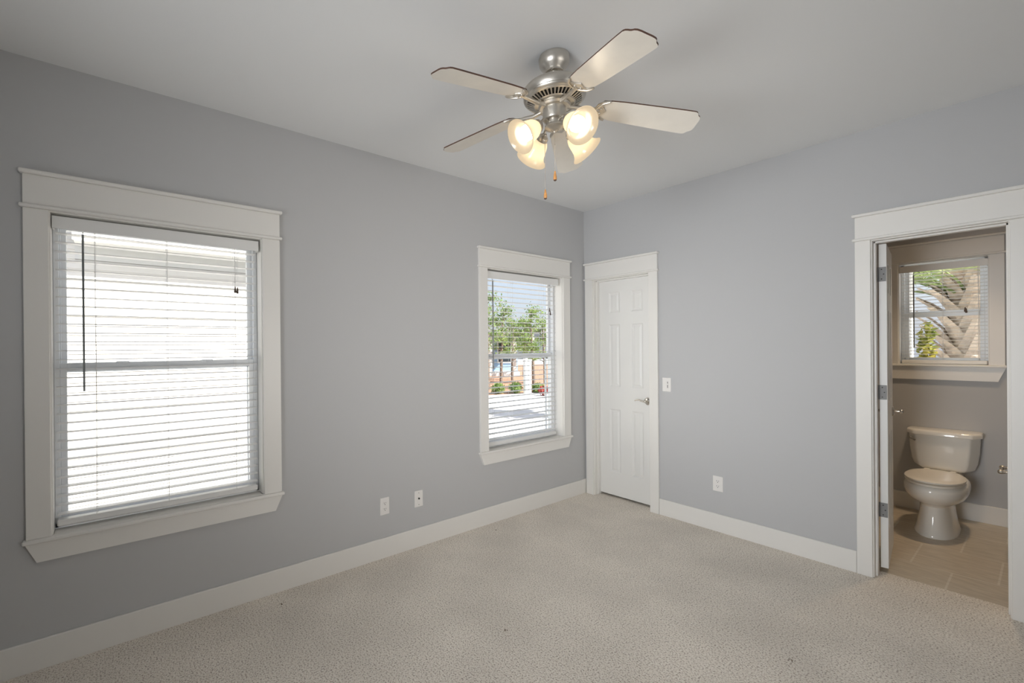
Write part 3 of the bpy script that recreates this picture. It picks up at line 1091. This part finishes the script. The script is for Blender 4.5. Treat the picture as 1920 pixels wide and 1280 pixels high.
# pull chains
for (ox, oy, z0, z1) in ((0.0, 0.0, 2.398, 2.226), (-0.040, -0.020, 2.462, 2.150)):
    bm = bmesh.new()
    x, y = FX + ox, FY + oy
    add_tube(bm, [(x, y, z0), (x, y, z1)], 0.0011, 6)
    n = int((z0 - z1) / 0.006)
    for q in range(n):
        bmesh.ops.create_icosphere(bm, subdivisions=1, radius=0.0019, matrix=Matrix.Translation((x, y, z0 - 0.006 * q)))
    if ox == 0.0:
        add_ball(bm, (x, y, z0 - 0.055), 0.004, 10, 8)
    ch = obj('pull_chain', bm, M['nickel'], fan, True)
    bm = bmesh.new()
    add_lathe(bm, [(0, 0), (0.003, -0.002), (0.0045, -0.012), (0.0078, -0.030), (0.0080, -0.036), (0.0068, -0.041)], Matrix.Translation((x, y, z1)), 16)
    fb = obj('fob', bm, M['fob'], ch, True)
    bm = bmesh.new()
    add_lathe(bm, [(0.0069, -0.041), (0.0064, -0.044), (0.004, -0.046), (0, -0.046)], Matrix.Translation((x, y, z1)), 16)
    obj('fob', bm, M['fob_dark'], ch, True)

# ------------------------------------------------------------------ toilet
TX = 2.200
tl_ = root('toilet', (TX, 1.4, -0.004), 'cream porcelain toilet under the bathroom window, lid closed', 'toilet')


def egg(cx, yf, yb, hw, z, n=44, p=2.3, sq=0.0):
    """egg ring: front at yf (towards -y), back at yb; widest a bit behind the middle"""
    yc = yf + (yb - yf) * 0.50
    out = []
    for k in range(n):
        a = 2 * PI * k / n
        c, s = math.cos(a), math.sin(a)
        pw = 2 / p
        x = hw * math.copysign(abs(c) ** pw, c)
        if s < 0:
            y = yc + (yc - yf) * math.copysign(abs(s) ** (2 / 2.05), s)
        else:
            y = yc + (yb - yc) * math.copysign(abs(s) ** (2 / (2.4 + sq)), s)
        out.append((cx + x, y, z))
    return out


bm = bmesh.new()
SEC = [(-0.004, 1.085, 1.62, 0.116), (0.008, 1.083, 1.62, 0.117), (0.018, 1.088, 1.62, 0.112), (0.06, 1.105, 1.61, 0.103), (0.12, 1.122, 1.60, 0.094),
       (0.18, 1.134, 1.60, 0.088), (0.215, 1.132, 1.60, 0.088), (0.232, 1.112, 1.61, 0.100), (0.250, 1.066, 1.62, 0.126), (0.275, 1.022, 1.64, 0.149),
       (0.305, 0.992, 1.65, 0.163), (0.335, 0.978, 1.66, 0.169), (0.362, 0.978, 1.66, 0.168), (0.380, 0.988, 1.66, 0.161), (0.388, 1.000, 1.65, 0.152)]
add_loft(bm, [egg(TX, yf, yb, hw, z, sq=1.2) for z, yf, yb, hw in SEC])
obj('bowl', bm, M['porcelain'], tl_, True)
bm = bmesh.new()
add_loft(bm, [egg(TX, yf, yb, hw, z) for z, yf, yb, hw in ((0.389, 1.004, 1.50, 0.148), (0.391, 0.996, 1.505, 0.154), (0.403, 0.994, 1.505, 0.155), (0.406, 1.000, 1.50, 0.151))])
obj('seat', bm, M['seat'], tl_, True)
bm = bmesh.new()
LID = [(0.000, 0.996, 1.51, 0.152), (0.002, 0.988, 1.515, 0.157), (0.012, 0.987, 1.515, 0.158), (0.018, 0.998, 1.51, 0.150), (0.022, 1.04, 1.48, 0.120), (0.024, 1.12, 1.42, 0.06)]
rings = []
for z, yf, yb, hw in LID:
    r = []
    for (x, y, zz) in egg(TX, yf, yb, hw, z):
        r.append((x, y, 0.409 + zz + (1.51 - y) * 0.010))
    rings.append(r)
add_loft(bm, rings)
obj('seat_lid', bm, M['seat'], tl_, True)
for sx in (-0.07, 0.07):
    bm = bmesh.new()
    add_box(bm, (TX + sx - 0.018, 1.495, 0.392), (TX + sx + 0.018, 1.535, 0.426), 0.005)
    obj('seat_hinge', bm, M['seat'], tl_)


def tank_ring(fw, bw, yf, yb, z, r=0.012):
    ch = 0.085
    pts = [(-bw, yb), (-bw, yf + ch), (-fw, yf), (fw, yf), (bw, yf + ch), (bw, yb)]
    out = []
    n = len(pts)
    for i in range(n):
        p0, p1, p2 = Vector(pts[i - 1]), Vector(pts[i]), Vector(pts[(i + 1) % n])
        for f in (0, 0.5, 1):
            a_ = p1 + (p0 - p1).normalized() * r
            c_ = p1 + (p2 - p1).normalized() * r
            q = (1 - f) ** 2 * a_ + 2 * f * (1 - f) * p1 + f * f * c_
            out.append((TX + q.x, q.y, z))
    return out


bm = bmesh.new()
add_loft(bm, [tank_ring(f_, b_, yf, 1.828, z) for z, f_, b_, yf in ((0.392, 0.085, 0.120, 1.680), (0.402, 0.112, 0.152, 1.654), (0.425, 0.128, 0.170, 1.640), (0.47, 0.138, 0.182, 1.632),
                                                                      (0.56, 0.147, 0.192, 1.626), (0.680, 0.152, 0.197, 1.622))])
obj('tank', bm, M['porcelain'], tl_, True)
bm = bmesh.new()
add_loft(bm, [tank_ring(f_, b_, yf, 1.832, z) for z, f_, b_, yf in ((0.677, 0.156, 0.202, 1.615), (0.680, 0.161, 0.208, 1.609), (0.706, 0.161, 0.208, 1.609), (0.712, 0.158, 0.205, 1.613),
                                                                      (0.716, 0.150, 0.196, 1.622))])
obj('tank_lid', bm, M['porcelain'], tl_, True)
bm = bmesh.new()
lv = Vector((TX - 0.172, 1.655, 0.640))
dn = Vector((-0.85, -0.52, 0))
add_lathe(bm, [(0.013, 0), (0.013, 0.006), (0.008, 0.012), (0, 0.013)], axis_mtx(lv, dn), 16)
c_ = lv + dn * 0.014
add_tube(bm, [c_, c_ + Vector((0.020, -0.033, -0.002)), c_ + Vector((0.036, -0.052, -0.008))], [0.005, 0.006, 0.0075], 10)
obj('flush_lever', bm, M['chrome'], tl_, True)
bm = bmesh.new()
add_box(bm, (TX - 0.11, 1.50, 0.33), (TX + 0.11, 1.76, 0.394), 0.02)
obj('tank_shelf', bm, M['porcelain'], tl_)

# toilet paper holder on the right bathroom wall
tp = root('toilet_paper_holder', (BX1, 1.1, 0.57), 'brushed nickel toilet paper holder with no roll, right of the toilet', 'toilet paper holder')
for y in (1.02, 1.19):
    bm = bmesh.new()
    add_lathe(bm, [(0.022, 0), (0.022, 0.004), (0.012, 0.010), (0.0075, 0.016), (0.0075, 0.060), (0.011, 0.064), (0.011, 0.068), (0.0145, 0.074), (0.0145, 0.086), (0.009, 0.093), (0, 0.095)],
              axis_mtx((BX1, y, 0.568), (-1, 0, 0)), 18)
    obj('post', bm, M['nickel'], tp, True)
bm = bmesh.new()
add_tube(bm, [(BX1 - 0.080, 1.02, 0.568), (BX1 - 0.080, 1.19, 0.568)], 0.006, 10)
obj('roller', bm, M['nickel'], tp, True)

# bathroom ceiling light: a short can that throws its light down
bl_ = root('bathroom_ceiling_light', (2.40, 1.22, H), 'short nickel ceiling can with warm glowing lens above the toilet', 'ceiling light')
bm = bmesh.new()
add_lathe(bm, [(0, H), (0.078, H), (0.078, H - 0.090), (0.070, H - 0.090), (0.068, H - 0.052), (0, H - 0.052)], Matrix.Translation((2.40, 1.22, 0)), 32)
obj('lamp_can', bm, M['nickel'], bl_, True)
bm = bmesh.new()
add_lathe(bm, [(0.066, H - 0.058), (0.060, H - 0.066), (0, H - 0.070)], Matrix.Translation((2.40, 1.22, 0)), 32)
obj('lamp_lens', bm, M['bathlamp'], bl_, True)
o = add_light('can_light', 'SPOT', (2.40, 1.22, H - 0.095), 52.0, (1.0, 0.74, 0.48), (-0.10, -0.03, -1), spot_size=math.radians(86), spot_blend=1.0, shadow_soft_size=0.06)

# ------------------------------------------------------------------ outside: ground
GZ = -0.5
bm = bmesh.new()
add_box(bm, (-60, -40, GZ - 0.3), (40, 60, GZ - 0.02))
struct('ground', bm, M['soil'])
bm = bmesh.new()
add_prism(bm, [(-2.2, 1.0, GZ), (-2.2, 30.0, GZ), (-4.6, 30.0, GZ), (-10.05, 11.05, GZ), (-10.75, 8.3, GZ), (-11.8, 5.2, GZ), (-11.8, 1.0, GZ)], (0, 0, -0.1))
struct('road', bm, M['road'])
bm = bmesh.new()
add_prism(bm, [(-10.0, 11.05, GZ), (-5.5, 29, GZ), (-30, 40, GZ), (-34, 5.2, GZ), (-11.8, 5.2, GZ), (-10.7, 8.3, GZ)], (0, 0, -0.1))
struct('ground_mulch', bm, M['mulch'])

# neighbour's house seen through the wide window
NX = -3.70
nh = root('house', (NX - 3, -2.5, GZ), 'cream clapboard house wall with deep shaded eave behind the wide window', 'house')
bm = bmesh.new()
y0, y1 = -9.0, 0.6
z = GZ
exp_ = 0.105
pts = []
while z < 2.74:
    pts += [(NX + 0.012, y0, z), (NX, y0, z + exp_)]
    z += exp_
pts += [(NX - 0.2, y0, z), (NX - 0.2, y0, GZ)]
add_prism(bm, pts, (0, y1 - y0, 0))
add_box(bm, (NX - 6, y0, GZ), (NX - 0.19, y1, 2.74))
obj('siding', bm, M['siding'], nh)
bm = bmesh.new()
add_box(bm, (NX, -4.03, 2.44), (NX + 0.022, y1, 2.60))
obj('frieze_board', bm, M['soffit'], nh)
bm = bmesh.new()
add_box(bm, (NX - 0.1, -4.03, 2.60), (NX + 0.31, y1 + 0.3, 2.615))
obj('soffit', bm, M['soffit'], nh)
bm = bmesh.new()
add_box(bm, (NX + 0.30, -4.04, 2.592), (NX + 0.325, y1 + 0.3, 2.79))
for k in range(24):
    yy = -3.95 + k * 0.2
    add_box(bm, (NX + 0.32, yy - 0.006, 2.593), (NX + 0.330, yy + 0.006, 2.79))
obj('fascia', bm, M['whitepaint'], nh)
bm = bmesh.new()
add_prism(bm, [(NX + 0.36, -4.05, 2.79), (NX - 3.0, -4.05, 4.3), (NX - 6.4, -4.05, 2.83)], (0, y1 + 4.4, 0))
obj('roof', bm, M['roof'], nh)


# ------------------------------------------------------------------ trees beyond the street
def leaf_cloud(bm, blobs, n, size):
    for _ in range(n):
        c, r = random.choice(blobs)
        while True:
            v = Vector((random.uniform(-1, 1), random.uniform(-1, 1), random.uniform(-1, 1)))
            if 0.15 < v.length < 1:
                break
        p = Vector(c) + Vector((v.x * r[0], v.y * r[0], v.z * r[1]))
        q = Vector((random.gauss(0, 1), random.gauss(0, 1), random.gauss(0.6, 0.8))).normalized()
        u = q.orthogonal().normalized()
        u = Matrix.Rotation(random.uniform(0, 6.28), 3, q) @ u
        w = q.cross(u)
        s = size * random.uniform(0.6, 1.3)
        bm.faces.new([bm.verts.new(p + u * s), bm.verts.new(p + w * s * 0.45), bm.verts.new(p - u * s), bm.verts.new(p - w * s * 0.45)])


def tree(label, x, y, h, spread, n, bark='bark', lean=0.0, low=0.45, leaf=0.075, group='young trees across the street'):
    t = root('tree', (x, y, GZ), label, 'tree', group)
    bm = bmesh.new()
    top = Vector((x + lean, y + lean * 0.4, GZ + h * 0.9))
    add_tube(bm, [(x, y, GZ - 0.05), (x + lean * 0.3, y, GZ + h * 0.35), (x + lean * 0.6, y + lean * 0.2, GZ + h * 0.65), top], [0.085, 0.065, 0.045, 0.012], 8)
    obj('trunk', bm, M[bark], t, True)
    bm = bmesh.new()
    blobs = []
    for k in range(22):
        a = random.uniform(0, 6.28)
        f = low + (1 - low) * (k / 21.0)
        base = Vector((x + lean * f, y + lean * 0.3 * f, GZ + h * (f - 0.10)))
        ln = spread * (1.15 - 0.75 * (f - low) / (1 - low)) * random.uniform(0.55, 1.05)
        tip = base + Vector((math.cos(a) * ln, math.sin(a) * ln, h * random.uniform(0.02, 0.12)))
        mid = (base + tip) / 2 + Vector((0, 0, 0.05))
        add_tube(bm, [base, mid, tip], [0.022, 0.014, 0.006], 5)
        blobs.append((tip, (random.uniform(0.26, 0.42), random.uniform(0.14, 0.24))))
        blobs.append((mid, (random.uniform(0.2, 0.34), 0.15)))
    blobs.append((top + Vector((0, 0, h * 0.06)), (0.28, 0.35)))
    obj('branches', bm, M[bark], t, True)
    bm = bmesh.new()
    leaf_cloud(bm, blobs, n, leaf)
    obj('foliage', bm, M['leaf'], t, fix=False)
    return t


def along(u, dist, z=GZ):
    """ground point seen in the direction of image column u, at a distance from the camera"""
    d = F + RX * ((u - 831.66) / 847.4)
    d = Vector((d.x, d.y, 0)).normalized()
    return 2.72655 + d.x * dist, -3.75483 + d.y * dist


def tree_h(dist, vtop):
    return 1.43 - GZ + (645 - vtop) / 847.4 * dist * 0.97


for lab, u, dist, vt, sp, n in (
        ('tall leafy green tree at the left edge of the corner window', 915, 20.4, 536, 0.85, 1600),
        ('leafy green tree with thin trunk, second from left in the corner window', 939, 23.4, 560, 0.9, 1500),
        ('bushy green tree in the middle of the corner window', 960, 26.2, 588, 1.0, 1500),
        ('green tree with leaning trunk right of the middle of the corner window', 982, 29.4, 588, 1.1, 1500),
        ('green tree with pointed top near the right sash of the corner window', 1001, 21.0, 566, 0.85, 1500),
        ('green tree hard against the right sash of the corner window', 1022, 23.8, 588, 0.9, 1300)):
    x, y = along(u, dist)
    tree(lab, x, y, tree_h(dist, vt), sp, n, 'bark', lean=random.uniform(-0.2, 0.2), low=0.42, leaf=0.062)

tree('leafy tree beside the road whose shade falls across the pale concrete', -1.9, 7.4, 5.6, 1.7, 3200, 'bark', low=0.45, leaf=0.13, group='shade trees')

# low shrubs at the foot of the trees
for i, (u, dist, r) in enumerate(((932, 18.7, 0.30), (966, 18.9, 0.32), (1007, 19.3, 0.24), (1013, 19.6, 0.26))):
    x, y = along(u, dist)
    t = root('shrub', (x, y, GZ), ('low green shrub below the leftmost tree across the street', 'low green shrub beside the white posts across the street',
                                   'round green shrub right of the white posts across the street', 'bright green shrub near the right sash of the corner window')[i], 'shrub', 'shrubs across the street')
    bm = bmesh.new()
    leaf_cloud(bm, [((x + random.uniform(-.1, .1), y + random.uniform(-.1, .1), GZ + r * 0.75), (r * 0.8, r * 0.75)) for _ in range(4)], 600, 0.055)
    obj('foliage', bm, M['leaf'], t, fix=False)
    bm = bmesh.new()
    for k in range(5):
        add_tube(bm, [(x, y, GZ - 0.03), (x + random.uniform(-.1, .1), y + random.uniform(-.1, .1), GZ + r)], 0.012, 5)
    obj('stems', bm, M['bark'], t)

# white posts and a small red shrub by the kerb
for i, u in enumerate((985.0, 991.5)):
    x, y = along(u, 18.9 + 0.15 * i)
    bm = bmesh.new()
    add_box(bm, (x - 0.07, y - 0.07, GZ - 0.05), (x + 0.07, y + 0.07, GZ + 1.45 - 0.1 * i), 0.01)
    add_prism(bm, [(x - 0.085, y - 0.085, GZ + 1.45 - 0.1 * i), (x + 0.085, y - 0.085, GZ + 1.45 - 0.1 * i), (x + 0.085, y + 0.085, GZ + 1.45 - 0.1 * i), (x - 0.085, y + 0.085, GZ + 1.45 - 0.1 * i)], (0, 0, 0.05))
    tag(obj('white_post', bm, M['whitepaint']), ('taller left white post in front of the trees across the street', 'shorter right white post in front of the trees across the street')[i], 'post', 'white posts across the street')
x, y = along(1019, 18.1)
t = root('red_shrub', (x, y, GZ), 'small red leaved shrub at the edge of the mulch bed', 'shrub')
bm = bmesh.new()
leaf_cloud(bm, [((x, y, GZ + 0.20), (0.22, 0.20))], 260, 0.06)
obj('foliage', bm, M['red'], t, fix=False)
bm = bmesh.new()
for k in range(4):
    add_tube(bm, [(x, y, GZ - 0.03), (x + random.uniform(-.1, .1), y + random.uniform(-.1, .1), GZ + 0.25)], 0.01, 5)
obj('stems', bm, M['bark'], t)

# houses far behind the trees
def far_house(label, u, dist, w, h, wall_m, cols):
    x, y = along(u, dist)
    d = Vector((x - 2.72655, y + 3.75483, 0)).normalized()
    mt = Matrix.Translation((x, y, GZ)) @ Matrix(((-d.y, d.x, 0, 0), (d.x, d.y, 0, 0), (0, 0, 1, 0), (0, 0, 0, 1)))
    mt = Matrix.Translation((x, y, GZ)) @ Matrix(((d.y, d.x, 0, 0), (-d.x, d.y, 0, 0), (0, 0, 1, 0), (0, 0, 0, 1)))
    t = root('house', (x, y, GZ), label, 'house')
    part('wall', [((-w / 2, 0, -0.1), (w / 2, 5, h))], wall_m, t, mt, 0)
    part('roof', [], M['roof'], t, mt, prisms=[([(-w / 2 - 0.4, -1.6, h), (w / 2 + 0.4, -1.6, h), (w / 2 + 0.4, 2.4, h + 0.5), (-w / 2 - 0.4, 2.4, h + 0.5)], (0, 0, 0.15))])
    for k in range(cols):
        s = -w / 2 + 0.3 + (w - 0.6) * k / (cols - 1)
        part('porch_column', [((s - 0.11, -1.4, 0), (s + 0.11, -1.18, h))], M['whitepaint'], t, mt, 0.01)
    part('porch_floor', [((-w / 2, -1.5, -0.1), (w / 2, 0, 0.25))], M['whitepaint'], t, mt, 0.01)
    for k in range(3):
        s = -w / 2 + w * (k + 0.5) / 3
        o = part('window', [((s - 0.5, -0.06, 0.8), (s + 0.5, 0.02, 2.3))], M['whitepaint'], t, mt, 0.01)
        part('pane', [((s - 0.42, -0.075, 0.88), (s + 0.42, -0.058, 2.22))], M['darkglass'], o, mt, 0)
    return t


far_house('pale blue house with white porch behind the trees, at the left of the corner window', 897, 31.5, 5.4, 2.6, M['bluewall'], 4)
far_house('grey blue house behind the trunks in the middle of the corner window', 1000, 62.0, 11.0, 3.6, M['greywall'], 5)

# ------------------------------------------------------------------ outside the bathroom window
bm = bmesh.new()
add_box(bm, (0.2, BY + 0.30, 2.72), (XR + 0.6, 4.75, 2.95))
struct('roof_porch', bm, M['whitepaint'])
bm = bmesh.new()
add_box(bm, (1.578, 4.45, GZ), (1.678, 4.55, 2.72), 0.006)
add_box(bm, (1.556, 4.43, GZ), (1.700, 4.57, GZ + 0.25), 0.006)
add_box(bm, (1.566, 4.44, 1.02), (1.690, 4.56, 1.18), 0.006)
tag(obj('porch_column', bm, M['whitepaint']), 'white square porch column outside the bathroom window', 'column')

PX, PY = 2.06, 5.75
pm = root('palm_tree', (PX, PY, GZ), 'palm tree with criss-cross leaf stubs outside the bathroom window', 'palm tree')
bm = bmesh.new()
add_tube(bm, [(PX, PY, GZ - 0.1), (PX + 0.02, PY, 0.6), (PX, PY, 1.6), (PX, PY, 2.5)], [0.22, 0.20, 0.19, 0.15], 14)
obj('trunk', bm, M['boot'], pm, True)
bm = bmesh.new()
lv_n = 0
for lev in range(17):
    z = 0.15 + lev * 0.135
    for q in range(6):
        a = 2 * PI * (q + (0.5 if lev % 2 else 0)) / 6 + random.uniform(-0.08, 0.08)
        out = Vector((math.cos(a), math.sin(a), 0))
        tan = Vector((-math.sin(a), math.cos(a), 0))
        sgn = 1 if (q + lev) % 2 else -1
        base = Vector((PX, PY, z)) + out * 0.15
        L = random.uniform(0.30, 0.46)
        rr = []
        for f in (0, 0.35, 0.7, 1.0):
            c = base + out * (0.03 + 0.26 * f * f + 0.05 * f) + Vector((0, 0, L * f)) + tan * (sgn * 0.10 * f)
            w = 0.095 * (1 - 0.62 * f)
            th = 0.026 * (1 - 0.4 * f)
            nrm = (out * 0.75 - Vector((0, 0, 0.6))).normalized()
            rr.append([c + tan * w, c + nrm * th, c - tan * w, c - nrm * th * 0.4])
        add_loft(bm, rr)
obj('leaf_boots', bm, M['boot'], pm)
for k in range(26):
    a = 2 * PI * k / 26 * 2.4 + random.uniform(-0.2, 0.2) if k < 23 else (0.2, 2.9, 1.5)[k - 23]
    el = random.uniform(0.25, 1.25) if k < 23 else random.uniform(-0.4, -0.1)
    out = Vector((math.cos(a), math.sin(a), 0))
    base = Vector((PX, PY, 1.9 + 0.03 * (k % 12))) + out * 0.12
    L = random.uniform(0.55, 0.95)
    tip = base + out * (L * math.cos(el)) + Vector((0, 0, L * math.sin(el)))
    bm = bmesh.new()
    add_tube(bm, [base, (base + tip) / 2 + Vector((0, 0, 0.04)), tip], [0.020, 0.015, 0.010], 5)
    ax = (tip - base).normalized()
    side = ax.cross(Vector((0, 0, 1))).normalized()
    up = side.cross(ax)
    NL = 26
    for q in range(NL):
        f = (q / (NL - 1) - 0.5) * 2
        th = f * 1.75
        dr = (ax * math.cos(th) + side * math.sin(th) + up * 0.12).normalized()
        ln = random.uniform(0.55, 0.78) * (1 - 0.25 * abs(f))
        wv = dr.cross(up).normalized() * 0.017
        p0 = tip - ax * 0.03
        pm_ = p0 + dr * ln * 0.55
        p1 = p0 + dr * ln - Vector((0, 0, 0.22 * ln + random.uniform(0, 0.1)))
        bm.faces.new([bm.verts.new(p0), bm.verts.new(pm_ + wv), bm.verts.new(p1), bm.verts.new(pm_ - wv)])
    obj('frond', bm, M['frond'] if k < 23 else M['frond_dry'], pm, fix=False)

t = root('yellow_shrub', (1.66, 4.95, GZ), 'yellow and green leaved shrub beside the palm trunk', 'shrub')
bm = bmesh.new()
leaf_cloud(bm, [((1.735 + random.uniform(-.05, .05), 4.95 + random.uniform(-.06, .06), z), (0.085, 0.2)) for z in (0.6, 0.85, 1.1, 1.3, 1.5)], 420, 0.055)
obj('foliage', bm, M['yellow'], t, fix=False)
bm = bmesh.new()
for k in range(7):
    add_tube(bm, [(1.735, 4.95, GZ - 0.03), (1.735 + random.uniform(-.08, .08), 4.95 + random.uniform(-.06, .06), random.uniform(0.8, 1.5))], 0.012, 5)
obj('stems', bm, M['bark'], t)
